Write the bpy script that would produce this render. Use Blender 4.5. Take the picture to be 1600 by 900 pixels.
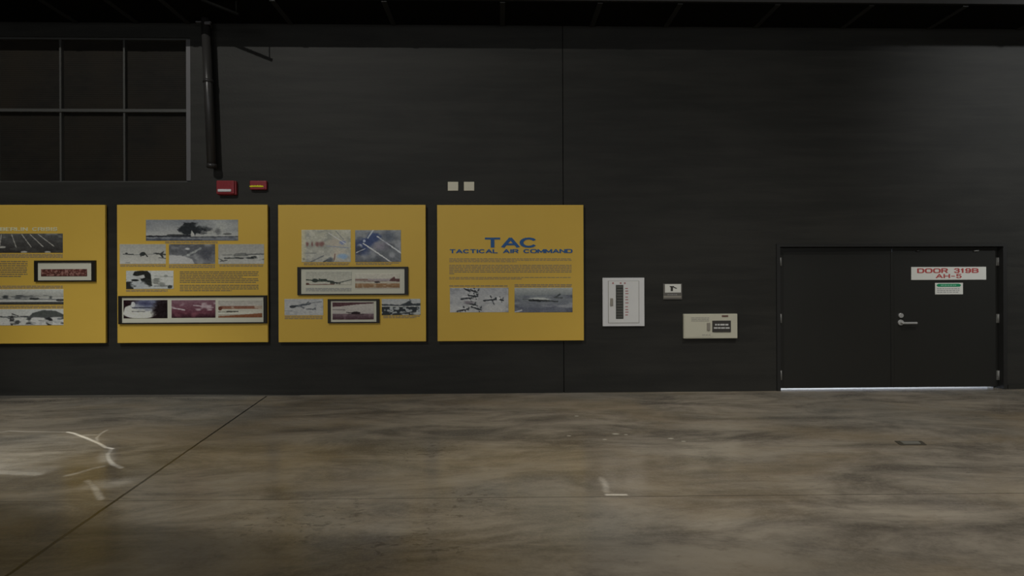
import bpy, bmesh, math, random
import numpy as np
from mathutils import Vector

for o in list(bpy.data.objects):
    bpy.data.objects.remove(o)
COL = bpy.context.scene.collection
SC = bpy.context.scene
random.seed(4)

# ------------------------------------------------------------------ camera
D, H = 7.5, 1.542            # distance to the wall, eye height
TH, RO, FPX = 0.0223, 0.004, 800.0
fw = Vector((math.sin(TH), math.cos(TH), 0))
r0 = Vector((math.cos(TH), -math.sin(TH), 0))
u0 = Vector((0, 0, 1))
rt = r0 * math.cos(RO) - u0 * math.sin(RO)
up = u0 * math.cos(RO) + r0 * math.sin(RO)
EYE = Vector((0, 0, H))
cd = bpy.data.cameras.new('camera')
cd.sensor_width = 36.0
cd.lens = FPX * 36.0 / 1600.0
cd.clip_start = 0.05
cd.clip_end = 200
cam = bpy.data.objects.new('camera', cd)
COL.objects.link(cam)
from mathutils import Matrix
M = Matrix((rt, up, -fw)).transposed().to_4x4()
M.translation = EYE
cam.matrix_world = M
SC.camera = cam

# ------------------------------------------------------------------ view and world
SC.view_settings.view_transform = 'Standard'
SC.view_settings.look = 'None'
SC.view_settings.gamma = 1.0
SC.view_settings.exposure = 0.0
SC.view_settings.use_curve_mapping = False
SC.cycles.use_denoising = True
w = bpy.data.worlds.new('world')
SC.world = w
w.use_nodes = True
w.node_tree.nodes['Background'].inputs[0].default_value = (0.55, 0.62, 0.75, 1)
w.node_tree.nodes['Background'].inputs[1].default_value = 0.6


# ------------------------------------------------------------------ lamps (unseen high lamps, added fill lights, daylight outside)
def look(o, tgt):
    o.rotation_euler = (Vector(tgt) - o.location).to_track_quat('-Z', 'Y').to_euler()


def spot(name, loc, tgt, power, ang, blend, radius, col=(1, 1, 1)):
    l = bpy.data.lights.new(name, 'SPOT')
    l.energy = power
    l.spot_size = math.radians(ang)
    l.spot_blend = blend
    l.shadow_soft_size = radius
    l.color = col
    o = bpy.data.objects.new(name, l)
    COL.objects.link(o)
    o.location = loc
    look(o, tgt)
    return o


def area(name, loc, tgt, power, sx, sy, col=(1, 1, 1)):
    l = bpy.data.lights.new(name, 'AREA')
    l.shape = 'RECTANGLE'
    l.size = sx
    l.size_y = sy
    l.energy = power
    l.color = col
    o = bpy.data.objects.new(name, l)
    COL.objects.link(o)
    o.location = loc
    look(o, tgt)
    return o


KEY = spot('unseen_high_lamp', (-5.74, -1.09, 9.65), (-2.3, 7.5, 6.97), 1000, 91.0, 0.05, 0.07, (1.0, 0.98, 0.93))  # lamp up on the left; its cone edge stands in for a floor shadow
SIDE = spot('unseen_high_lamp', (12.0, -3.0, 9.5), (10.3, 7.5, 4.6), 1000, 46, 1.0, 0.30, (0.97, 0.99, 1.0))
TOP_FILL = area('overhead_fill', (6.5, 4.0, 12.2), (6.5, 4.2, 0), 1000, 8, 3, (1.0, 0.98, 0.95))  # added soft light from above; the ceiling has no opening
POOL = spot('unseen_high_lamp', (3.9, 1.0, 11.0), (4.2, 3.9, 0.0), 1000, 58, 0.8, 0.2, (1.0, 0.96, 0.9))  # added to brighten the middle and right of the floor
FILL = area('rear_fill', (0, -12.5, 5.0), (0, 7.5, 2.2), 1000, 22, 4, (0.95, 0.98, 1.0))  # added frontal fill; the wall behind has no window
LEFT = spot('unseen_high_lamp', (-6.5, 1.5, 10.5), (-5.4, 6.15, 0.0), 1000, 27, 0.7, 0.2, (0.95, 0.98, 1.0))  # added to brighten the floor and wall foot at far left
OUT = area('daylight_outside', (4.9, 9.0, 1.6), (5.0, 7.6, 0), 300, 3.6, 1.6, (0.66, 0.78, 1.0))
POWER = dict(KEY=1.08, SIDE=3.3, TOP_FILL=0.14, POOL=1.35, FILL=0.36, LEFT=0.80)
for _k, _o in dict(KEY=KEY, SIDE=SIDE, TOP_FILL=TOP_FILL, POOL=POOL, FILL=FILL, LEFT=LEFT).items():
    _o.data.energy *= POWER[_k]


# ------------------------------------------------------------------ pixel helpers (measure the place from the photo)
def ray(px, py):
    return fw + rt * ((px - 800) / FPX) + up * ((450 - py) / FPX)


def W(px, py, off=0.0):
    d = ray(px, py)
    t = (D - off) / d.y
    p = EYE + d * t
    return p.x, p.z


def F(px, py, z=0.0):
    d = ray(px, py)
    t = (z - H) / d.z
    p = EYE + d * t
    return p.x, p.y


def R(x0, y0, x1, y1, off=0.0):
    """pixel rectangle -> (wx0, wx1, wz0, wz1) on the plane in front of the wall by off"""
    xm, ym = (x0 + x1) / 2, (y0 + y1) / 2
    return (W(x0, ym, off)[0], W(x1, ym, off)[0], W(xm, y1, off)[1], W(xm, y0, off)[1])


# ------------------------------------------------------------------ materials
def lin(v):
    v /= 255.0
    return v / 12.92 if v <= 0.04045 else ((v + 0.055) / 1.055) ** 2.4


KL = 0.37


def C(r, g, b):
    return (min(lin(r) / KL, .92), min(lin(g) / KL, .92), min(lin(b) / KL, .92), 1)


def mat(name, col, rough=0.6, metal=0.0, var=0.0, scale=8.0, bump=0.0, spec=0.5):
    m = bpy.data.materials.new(name)
    m.use_nodes = True
    nt = m.node_tree
    b = nt.nodes['Principled BSDF']
    b.inputs['Roughness'].default_value = rough
    b.inputs['Metallic'].default_value = metal
    b.inputs['Specular IOR Level'].default_value = spec
    tc = nt.nodes.new('ShaderNodeTexCoord')
    nz = nt.nodes.new('ShaderNodeTexNoise')
    nz.inputs['Scale'].default_value = scale
    nz.inputs['Detail'].default_value = 6
    nt.links.new(tc.outputs['Object'], nz.inputs['Vector'])
    mx = nt.nodes.new('ShaderNodeMix')
    mx.data_type = 'RGBA'
    mx.inputs[6].default_value = tuple(max(0, c * (1 - var)) for c in col[:3]) + (1,)
    mx.inputs[7].default_value = tuple(min(1, c * (1 + var)) for c in col[:3]) + (1,)
    nt.links.new(nz.outputs['Fac'], mx.inputs[0])
    nt.links.new(mx.outputs[2], b.inputs['Base Color'])
    if bump:
        bp = nt.nodes.new('ShaderNodeBump')
        bp.inputs['Strength'].default_value = bump
        bp.inputs['Distance'].default_value = 0.01
        nt.links.new(nz.outputs['Fac'], bp.inputs['Height'])
        nt.links.new(bp.outputs['Normal'], b.inputs['Normal'])
    return m


class NG:
    """tiny helper for building math node chains"""
    def __init__(self, nt):
        self.nt = nt

    def m(self, op, a, b=None, c=None, clamp=False):
        n = self.nt.nodes.new('ShaderNodeMath')
        n.operation = op
        n.use_clamp = clamp
        for i, v in enumerate((a, b, c)):
            if v is None:
                continue
            if isinstance(v, (int, float)):
                n.inputs[i].default_value = v
            else:
                self.nt.links.new(v, n.inputs[i])
        return n.outputs[0]

    def noise(self, vec, scale, detail=4, rough=0.5, dist=0.0):
        n = self.nt.nodes.new('ShaderNodeTexNoise')
        n.inputs['Scale'].default_value = scale
        n.inputs['Detail'].default_value = detail
        n.inputs['Roughness'].default_value = rough
        n.inputs['Distortion'].default_value = dist
        self.nt.links.new(vec, n.inputs['Vector'])
        return n.outputs['Fac']

    def mapping(self, vec, loc=(0, 0, 0), rot=(0, 0, 0), scale=(1, 1, 1)):
        n = self.nt.nodes.new('ShaderNodeMapping')
        n.inputs['Location'].default_value = loc
        n.inputs['Rotation'].default_value = rot
        n.inputs['Scale'].default_value = scale
        self.nt.links.new(vec, n.inputs['Vector'])
        return n.outputs[0]

    def mix(self, f, a, b):
        n = self.nt.nodes.new('ShaderNodeMix')
        n.data_type = 'RGBA'
        for i, v in ((0, f), (6, a), (7, b)):
            if isinstance(v, (int, float, tuple)):
                n.inputs[i].default_value = v
            else:
                self.nt.links.new(v, n.inputs[i])
        return n.outputs[2]

    def ramp(self, f, lo, hi):
        n = self.nt.nodes.new('ShaderNodeMapRange')
        n.inputs['From Min'].default_value = lo
        n.inputs['From Max'].default_value = hi
        n.interpolation_type = 'SMOOTHSTEP'
        self.nt.links.new(f, n.inputs['Value'])
        return n.outputs[0]


def floor_material():
    m = bpy.data.materials.new('polished_concrete')
    m.use_nodes = True
    nt = m.node_tree
    g = NG(nt)
    b = nt.nodes['Principled BSDF']
    tc = nt.nodes.new('ShaderNodeTexCoord')
    v = tc.outputs['Object']
    big = g.noise(g.mapping(v, scale=(.7, .9, 1)), 0.42, 5, .6, .3)
    mid = g.noise(g.mapping(v, loc=(3, 7, 0), scale=(.6, 1.5, 1)), 1.3, 9, .68, .45)
    tint = g.noise(g.mapping(v, loc=(11, 2, 0), scale=(.6, 1.1, 1)), 0.8, 6, .6, .3)
    fine = g.noise(g.mapping(v, loc=(1, 5, 0), scale=(.8, 1.6, 1)), 8, 10, .75, .3)
    streak = g.noise(g.mapping(v, rot=(0, 0, math.radians(-38)), scale=(.35, 3.0, 1)), 2.0, 8, .65, .5)
    grit = g.noise(v, 45, 3, .6)
    c = g.mix(g.ramp(mid, .34, .66), FL_DARK, FL_LIGHT)
    c = g.mix(g.m('MULTIPLY', g.ramp(tint, .44, .66), .55), c, FL_TAN)
    c = g.mix(g.m('MULTIPLY', g.ramp(big, .46, .66), .60), c, FL_SLATE)
    c = g.mix(g.m('MULTIPLY', g.ramp(streak, .54, .75), .35), c, FL_LIGHT)
    c = g.mix(g.m('MULTIPLY', g.ramp(streak, .46, .26), .35), c, FL_DARK)
    c = g.mix(g.m('MULTIPLY', g.ramp(fine, .52, .72), .45), c, FL_DARK)
    c = g.mix(g.m('MULTIPLY', g.ramp(fine, .48, .30), .30), c, FL_LIGHT)
    c = g.mix(g.m('MULTIPLY', g.ramp(grit, .40, .70), .16), c, FL_LIGHT)
    # scattered dark scuffs
    sc = g.noise(g.mapping(v, scale=(.9, 1.7, 1)), 10.0, 8, .72, .5)
    scm = g.noise(g.mapping(v, loc=(5.2, 1.3, 0)), 1.6, 3, .5)
    sepw = nt.nodes.new('ShaderNodeSeparateXYZ')
    nt.links.new(v, sepw.inputs[0])
    wear = None                     # worn, chipped patches left of the middle
    for wx_, wy_, wr_ in ((420, 805, .42), (505, 812, .45), (600, 845, .42), (690, 838, .34), (655, 700, .5), (730, 790, .4)):
        ax, ay = F(wx_, wy_)
        ex, ey = g.m('SUBTRACT', sepw.outputs[0], ax), g.m('SUBTRACT', sepw.outputs[1], ay)
        k = g.ramp(g.m('SQRT', g.m('ADD', g.m('MULTIPLY', ex, ex), g.m('MULTIPLY', ey, ey))), wr_ * 1.3, wr_ * .2)
        wear = k if wear is None else g.m('MAXIMUM', wear, k)
    f = g.m('MULTIPLY', g.ramp(sc, .545, .60), g.m('MULTIPLY', wear, g.ramp(scm, .35, .55)))
    f = g.m('MAXIMUM', f, g.m('MULTIPLY', g.m('MULTIPLY', g.ramp(sc, .60, .66), g.ramp(scm, .5, .62)), .5))
    c = g.mix(g.m('MULTIPLY', f, .65), c, FL_SCUFF)
    # saw-cut joints
    sep = nt.nodes.new('ShaderNodeSeparateXYZ')
    nt.links.new(v, sep.inputs[0])
    wob = g.m('MULTIPLY', g.m('SUBTRACT', g.noise(v, 7, 3), .5), .012)
    for (p0, p1, hw, amt) in (((418, 618), (10, 900), .011, .92), ((0, 784), (1600, 770.5), .0042, .62)):
        (ax, ay), (bx, by) = F(*p0), F(*p1)
        L = math.hypot(bx - ax, by - ay)
        nx, ny = -(by - ay) / L, (bx - ax) / L
        cst = -(nx * ax + ny * ay)
        d = g.m('ADD', g.m('ADD', g.m('MULTIPLY', sep.outputs[0], nx), g.m('MULTIPLY', sep.outputs[1], ny)), cst)
        d = g.m('ABSOLUTE', g.m('ADD', d, wob))
        k = g.ramp(d, hw * 1.5, hw * .6)
        c = g.mix(g.m('MULTIPLY', k, amt), c, (0.022, 0.018, 0.014, 1))
    # little pale flecks
    for fx, fy, fr_ in ((901, 650, .016), (889, 681, .014), (945, 686.5, .014), (962, 678, .022), (978, 679, .012), (1048, 685, .018), (1068, 689.5, .014)):
        ax, ay = F(fx, fy)
        ex = g.m('MULTIPLY', g.m('SUBTRACT', sep.outputs[0], ax), .6)
        ey = g.m('SUBTRACT', sep.outputs[1], ay)
        k = g.ramp(g.m('SQRT', g.m('ADD', g.m('MULTIPLY', ex, ex), g.m('MULTIPLY', ey, ey))), fr_ * 1.4, fr_ * .5)
        c = g.mix(g.m('MULTIPLY', k, .8), c, C(150, 146, 132))
    nt.links.new(c, b.inputs['Base Color'])
    rr = g.m('ADD', g.m('MULTIPLY', mid, .16), FL_ROUGH)
    nt.links.new(rr, b.inputs['Roughness'])
    b.inputs['Specular IOR Level'].default_value = .5
    bp = nt.nodes.new('ShaderNodeBump')
    bp.inputs['Strength'].default_value = .03
    bp.inputs['Distance'].default_value = .01
    nt.links.new(fine, bp.inputs['Height'])
    nt.links.new(bp.outputs['Normal'], b.inputs['Normal'])
    return m


FL_DARK = C(68, 63, 56)
FL_LIGHT = C(116, 109, 97)
FL_TAN = C(104, 92, 72)
FL_SLATE = C(76, 76, 72)
FL_SCUFF = C(48, 43, 37)
FL_ROUGH = .12


def wall_material():
    m = bpy.data.materials.new('black_painted_concrete')
    m.use_nodes = True
    nt = m.node_tree
    g = NG(nt)
    b = nt.nodes['Principled BSDF']
    tc = nt.nodes.new('ShaderNodeTexCoord')
    v = tc.outputs['Object']
    a = g.noise(g.mapping(v, scale=(.5, 1, 1.5)), .8, 6, .6, .6)
    s = g.noise(g.mapping(v, scale=(.25, 1, 3.0)), 2.5, 5, .6, .3)
    f = g.m('ADD', g.m('MULTIPLY', a, .5), g.m('MULTIPLY', s, .5))
    c = g.mix(g.ramp(f, .36, .64), C(24.5, 24.5, 22.5), C(32, 31.5, 29))
    nt.links.new(c, b.inputs['Base Color'])
    b.inputs['Roughness'].default_value = .62
    b.inputs['Specular IOR Level'].default_value = .3
    bp = nt.nodes.new('ShaderNodeBump')
    bp.inputs['Strength'].default_value = .15
    bp.inputs['Distance'].default_value = .01
    nt.links.new(g.noise(v, 30, 4), bp.inputs['Height'])
    nt.links.new(bp.outputs['Normal'], b.inputs['Normal'])
    return m


M_floor = floor_material()
M_wall = wall_material()
M_black = mat('black_soffit_paint', (.006, .006, .005, 1), .8, var=.3, spec=.1)
M_joist = mat('dark_steel', (.022, .022, .020, 1), .6, var=.2)
M_fascia = mat('dull_grey_fascia', (.022, .021, .020, 1), .8, var=.2)
M_hall = mat('dark_hall_paint', (.05, .05, .05, 1), .8, var=.2)
M_curb = mat('grey_concrete_curb', C(62, 59, 53), .7, var=.15, scale=5)
M_yellow = mat('yellow_painted_board', C(156, 128, 51), .55, var=.05, scale=1.5)
M_edge = mat('board_edge', C(146, 118, 62), .6, var=.05)
M_cleat = mat('black_wood_cleat', C(22, 20, 16), .8, var=.1)
M_blue = mat('blue_vinyl', C(22, 62, 104), .5)
M_cream = mat('cream_vinyl', C(178, 168, 132), .5)
M_ink = mat('text_ink', C(94, 84, 64), .7)
M_inksoft = mat('caption_ink', C(112, 99, 74), .7)
M_frameb = mat('black_frame', C(20, 18, 14), .45, var=.1)
M_matb = mat('cream_mat_board', C(150, 149, 136), .6, var=.03)
M_red = mat('red_plastic', C(98, 30, 34), .35, var=.08)
M_lens = mat('clear_strobe_lens', C(168, 172, 165), .15)
M_yel2 = mat('yellow_lettering', C(178, 164, 10), .35)
M_plate = mat('ivory_plastic_plate', C(152, 148, 132), .4, var=.02)
M_metalw = mat('grey_enamel', C(162, 163, 158), .45, var=.03, scale=4)
M_metald = mat('grey_enamel_door', C(160, 161, 156), .45, var=.03, scale=4)
M_beige = mat('beige_enamel', C(142, 140, 126), .45, var=.03, scale=4)
M_slot = mat('dark_recess', C(44, 46, 42), .5)
M_breaker = mat('black_breaker', C(58, 58, 54), .4)
M_redtag = mat('dull_red_tag', C(122, 84, 84), .6)
M_greyhand = mat('grey_latch', C(108, 104, 96), .4, .3)
M_gap = mat('grey_seam', C(112, 110, 104), .6)
M_white = mat('white_sign_plastic', C(158, 160, 152), .45, var=.03)
M_redlet = mat('red_lettering', C(126, 54, 52), .5)
M_green = mat('green_sign_band', C(22, 100, 66), .45)
M_greytext = mat('grey_sign_text', C(112, 112, 112), .6)
M_blacklab = mat('black_label', C(42, 40, 37), .5)
M_brownlab = mat('brown_badge', C(72, 52, 44), .5)
M_whitetext = mat('white_lettering', C(140, 140, 138), .5)
M_door = mat('black_door_enamel', C(25, 25, 23), .42, var=.10, scale=1.2)
M_dframe = mat('black_door_frame_enamel', C(24, 24, 23), .5, var=.1)
M_chrome = mat('satin_chrome', (.60, .60, .58, 1), .40, .35)
M_hinge = mat('satin_steel_hinge', (.34, .34, .32, 1), .45, .3)
M_pipe = mat('dark_painted_pipe', C(34, 33, 32), .35, var=.1)
M_mull = mat('dark_grey_window_bar', C(46, 46, 44), .5, var=.1)
M_mull2 = mat('pale_grey_window_bar', C(66, 65, 66), .5, var=.1)
M_outlet = mat('worn_steel_cover', C(120, 118, 110), .35, .6, var=.1)
M_outrim = mat('dark_steel_rim', C(48, 45, 38), .5)
M_ext = mat('pale_outdoor_concrete', (.8, .8, .8, 1), .8)


def pane_material():
    m = bpy.data.materials.new('louvred_dark_pane')
    m.use_nodes = True
    nt = m.node_tree
    g = NG(nt)
    b = nt.nodes['Principled BSDF']
    tc = nt.nodes.new('ShaderNodeTexCoord')
    v = tc.outputs['Object']
    sep = nt.nodes.new('ShaderNodeSeparateXYZ')
    nt.links.new(v, sep.inputs[0])
    s = g.m('SINE', g.m('MULTIPLY', sep.outputs[2], 2 * math.pi / .03))
    n = g.noise(g.mapping(v, scale=(1, 1, 2.5)), 3, 6, .7)
    n2 = g.noise(v, 1.1, 3, .5)
    f = g.m('ADD', g.m('MULTIPLY', s, .05), n)
    c = g.mix(g.ramp(f, .25, .8), C(13, 12, 10), C(21, 19, 15))
    c = g.mix(g.ramp(n2, .35, .7), c, C(21, 18, 13))
    nt.links.new(c, b.inputs['Base Color'])
    b.inputs['Roughness'].default_value = .7
    b.inputs['Specular IOR Level'].default_value = .2
    bp = nt.nodes.new('ShaderNodeBump')
    bp.inputs['Strength'].default_value = .1
    bp.inputs['Distance'].default_value = .01
    nt.links.new(s, bp.inputs['Height'])
    nt.links.new(bp.outputs['Normal'], b.inputs['Normal'])
    return m


M_pane = pane_material()


def photo_material(name, rough):
    m = bpy.data.materials.new(name)
    m.use_nodes = True
    nt = m.node_tree
    b = nt.nodes['Principled BSDF']
    a = nt.nodes.new('ShaderNodeVertexColor')
    a.layer_name = 'print'
    nt.links.new(a.outputs['Color'], b.inputs['Base Color'])
    b.inputs['Roughness'].default_value = rough
    b.inputs['Specular IOR Level'].default_value = .4
    return m


M_photo = photo_material('glossy_photo_print', .4)
M_photog = photo_material('glazed_photo_print', .22)


# ------------------------------------------------------------------ mesh helpers
class MB:
    def __init__(self):
        self.bm = bmesh.new()

    def box(self, x0, x1, y0, y1, z0, z1, bev=0.0, seg=2):
        v = [self.bm.verts.new((x, y, z)) for x in (x0, x1) for y in (y0, y1) for z in (z0, z1)]
        fs = [(0, 1, 3, 2), (4, 6, 7, 5), (0, 4, 5, 1), (2, 3, 7, 6), (0, 2, 6, 4), (1, 5, 7, 3)]
        fs = [self.bm.faces.new([v[i] for i in f]) for f in fs]
        if bev:
            es = {e for f in fs for e in f.edges}
            bmesh.ops.bevel(self.bm, geom=list(es), offset=bev, segments=seg, affect='EDGES', profile=.5)
        return self

    def prism(self, pts, y0, y1):
        """polygon given in (x, z), extruded along y"""
        a = [self.bm.verts.new((x, y0, z)) for x, z in pts]
        b = [self.bm.verts.new((x, y1, z)) for x, z in pts]
        n = len(pts)
        self.bm.faces.new(a)
        self.bm.faces.new(b[::-1])
        for i in range(n):
            self.bm.faces.new((a[i], b[i], b[(i + 1) % n], a[(i + 1) % n]))
        return self

    def cyl(self, p0, p1, r, r2=None, n=20):
        p0, p1 = Vector(p0), Vector(p1)
        r2 = r if r2 is None else r2
        ax = (p1 - p0).normalized()
        s = ax.orthogonal().normalized()
        t = ax.cross(s)
        A, B = [], []
        for i in range(n):
            q = 2 * math.pi * i / n
            d = s * math.cos(q) + t * math.sin(q)
            A.append(self.bm.verts.new(p0 + d * r))
            B.append(self.bm.verts.new(p1 + d * r2))
        self.bm.faces.new(A[::-1])
        self.bm.faces.new(B)
        for i in range(n):
            f = self.bm.faces.new((A[i], A[(i + 1) % n], B[(i + 1) % n], B[i]))
            f.smooth = True
        return self

    def build(self, name, m, parent=None, base=None):
        bmesh.ops.recalc_face_normals(self.bm, faces=self.bm.faces)
        if base is None and parent is None:
            vs = [v.co for v in self.bm.verts]
            base = Vector(((min(v.x for v in vs) + max(v.x for v in vs)) / 2,
                           (min(v.y for v in vs) + max(v.y for v in vs)) / 2,
                           min(v.z for v in vs)))
        if parent is not None:
            base = wloc(parent)
        base = Vector(base)
        for v in self.bm.verts:
            v.co -= base
        me = bpy.data.meshes.new(name)
        self.bm.to_mesh(me)
        self.bm.free()
        me.materials.append(m)
        o = bpy.data.objects.new(name, me)
        COL.objects.link(o)
        if parent is None:
            o.location = base
        else:
            o.parent = parent
        return o


def wloc(o):
    v = Vector(o.location)
    while o.parent:
        o = o.parent
        v += Vector(o.location)
    return v


def thing(name, label, cat, loc, group=None):
    o = bpy.data.objects.new(name, None)
    o.empty_display_size = .1
    COL.objects.link(o)
    o.location = loc
    return tag(o, label, cat, group)


def tag(o, label, cat, group=None):
    o['label'] = label
    o['category'] = cat
    if group:
        o['group'] = group
    return o


def struct(o):
    o['kind'] = 'structure'
    return o


def sempty(name, loc):
    o = bpy.data.objects.new(name, None)
    COL.objects.link(o)
    o.location = loc
    return struct(o)


def arc(cx, cy, rx, ry, a0, a1, n=9):
    return [(cx + rx * math.cos(math.radians(a0 + (a1 - a0) * i / n)), cy + ry * math.sin(math.radians(a0 + (a1 - a0) * i / n))) for i in range(n + 1)]


def rbox(o=.16):
    """closed rounded rectangle of a wide O"""
    p = arc(1 - .34, 1 - .34, .34, .34, 0, 90, 4) + arc(.34, 1 - .34, .34, .34, 90, 180, 4) + arc(.34, .34, .34, .34, 180, 270, 4) + arc(1 - .34, .34, .34, .34, 270, 360, 4)
    return p + [p[0]]


BOWL_D = [(0, 0), (.6, 0)] + arc(.62, .38, .38, .38, 270, 360, 4) + arc(.62, .62, .38, .38, 0, 90, 4) + [(.6, 1), (0, 1), (0, 0)]
GLYPHS = {   # strokes in a unit cell, and the cell's width
    'T': ([[(0, 1), (1, 1)], [(.5, 1), (.5, 0)]], 1.0),
    'A': ([[(0, 0), (.5, 1), (1, 0)], [(.2, .3), (.8, .3)]], 1.1),
    'C': ([arc(.5, .5, .5, .5, 42, 318, 16)], 1.05),
    'I': ([[(.5, 0), (.5, 1)]], .12),
    'L': ([[(0, 1), (0, 0), (1, 0)]], .8),
    'R': ([[(0, 0), (0, 1), (.65, 1)] + arc(.68, .74, .32, .26, 90, -90, 6) + [(0, .48)], [(.6, .48), (1, 0)]], .95),
    'O': ([rbox()], 1.15),
    'M': ([[(0, 0), (0, 1), (.5, .15), (1, 1), (1, 0)]], 1.2),
    'N': ([[(0, 0), (0, 1), (1, 0), (1, 1)]], 1.0),
    'D': ([BOWL_D], 1.05),
    'B': ([[(0, 0), (0, 1), (.65, 1)] + arc(.66, .76, .30, .24, 90, -90, 5) + [(0, .52)], [(.66, .52)] + arc(.68, .26, .32, .26, 90, -90, 5) + [(0, 0)]], 1.0),
    'E': ([[(1, 1), (0, 1), (0, 0), (1, 0)], [(0, .52), (.9, .52)]], .85),
    'S': ([[(.96, .80), (.78, 1), (.22, 1), (.03, .78), (.2, .54), (.8, .46), (.97, .24), (.78, 0), (.22, 0), (.02, .2)]], .95),
    'H': ([[(0, 0), (0, 1)], [(1, 0), (1, 1)], [(0, .5), (1, .5)]], 1.0),
    '3': ([[(.04, .84), (.25, 1), (.75, 1), (.95, .78), (.75, .53), (.4, .53)], [(.75, .53), (.98, .26), (.75, 0), (.25, 0), (.02, .18)]], .9),
    '1': ([[(.1, .72), (.6, 1), (.6, 0)]], .4),
    '9': ([[(.95, .62), (.75, .42), (.25, .42), (.04, .7), (.25, 1), (.75, 1), (.96, .76), (.96, .25), (.75, 0), (.2, 0), (.05, .15)]], .92),
    '5': ([[(.92, 1), (.12, 1), (.06, .56), (.7, .60), (.96, .32), (.75, 0), (.2, 0), (.03, .16)]], .9),
    '-': ([[(0, .46), (1, .46)]], .6),
}


def text(name, s, rect, m, parent, off, depth=.004, weight=.17, gap=.36, aspect=None):
    """wide sans lettering built stroke by stroke, fitted to a pixel rectangle on the plane off"""
    x0, x1, z0, z1 = R(*rect, off)
    hgt = z1 - z0
    tw = sum(.62 if ch == ' ' else GLYPHS[ch][1] for ch in s) + gap * (len(s) - 1)
    wy = weight * hgt * .80          # thickness of level strokes
    sc = (x1 - x0 - weight * hgt * 1.5) / tw
    wx = weight * hgt * 1.55         # upright strokes are thicker: the face is wide
    mb = MB()
    cx = x0 + wx / 2
    for ch in s:
        if ch == ' ':
            cx += (.62 + gap) * sc
            continue
        strokes, cw = GLYPHS[ch]
        for st in strokes:
            P = [(cx + u * cw * sc, z0 + wy / 2 + v * (hgt - wy)) for u, v in st]
            for (ax, az), (bx, bz) in zip(P, P[1:]):
                dx, dz = (bx - ax) / wx, (bz - az) / wy
                L = math.hypot(dx, dz) or 1
                nx, nz = -dz / L * wx / 2, dx / L * wy / 2
                ex, ez = dx / L * wx * .22, dz / L * wy * .35
                q = [(ax - ex - nx, az - ez - nz), (bx + ex - nx, bz + ez - nz), (bx + ex + nx, bz + ez + nz), (ax - ex + nx, az - ez + nz)]
                q = [(x, min(max(z, z0), z1)) for x, z in q]
                k = len(mb.bm.faces) % 7 * .00006
                mb.prism(q, D - off - depth - k, D - off + .0005)
        cx += (cw + gap) * sc
    return mb.build(name, m, parent)


def lines(name, rect, nlines, m, parent, off, fill=.55, last=1.0, stops=(), seed=0, word=(3, 9)):
    """illegible lines of small print: rows of word-sized strokes"""
    rnd = random.Random(seed)
    x0, y0, x1, y1 = rect
    mb = MB()
    pitch = (y1 - y0) / nlines
    for i in range(nlines):
        ya = y0 + i * pitch + pitch * (1 - fill) / 2
        yb = ya + pitch * fill
        xe = x1
        if i == nlines - 1:
            xe = x0 + (x1 - x0) * last
        if i in stops:
            xe = x0 + (x1 - x0) * rnd.uniform(.5, .9)
        x = x0
        while x < xe - 1:
            ww = rnd.uniform(*word)
            xx = min(x + ww, xe)
            a, b, c, d = R(x, ya, xx, yb, off)
            mb.box(a, b, D - off - .0015, D - off + .001, c, d)
            x = xx + rnd.uniform(.7, 1.2)
    return mb.build(name, m, parent)


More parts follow.
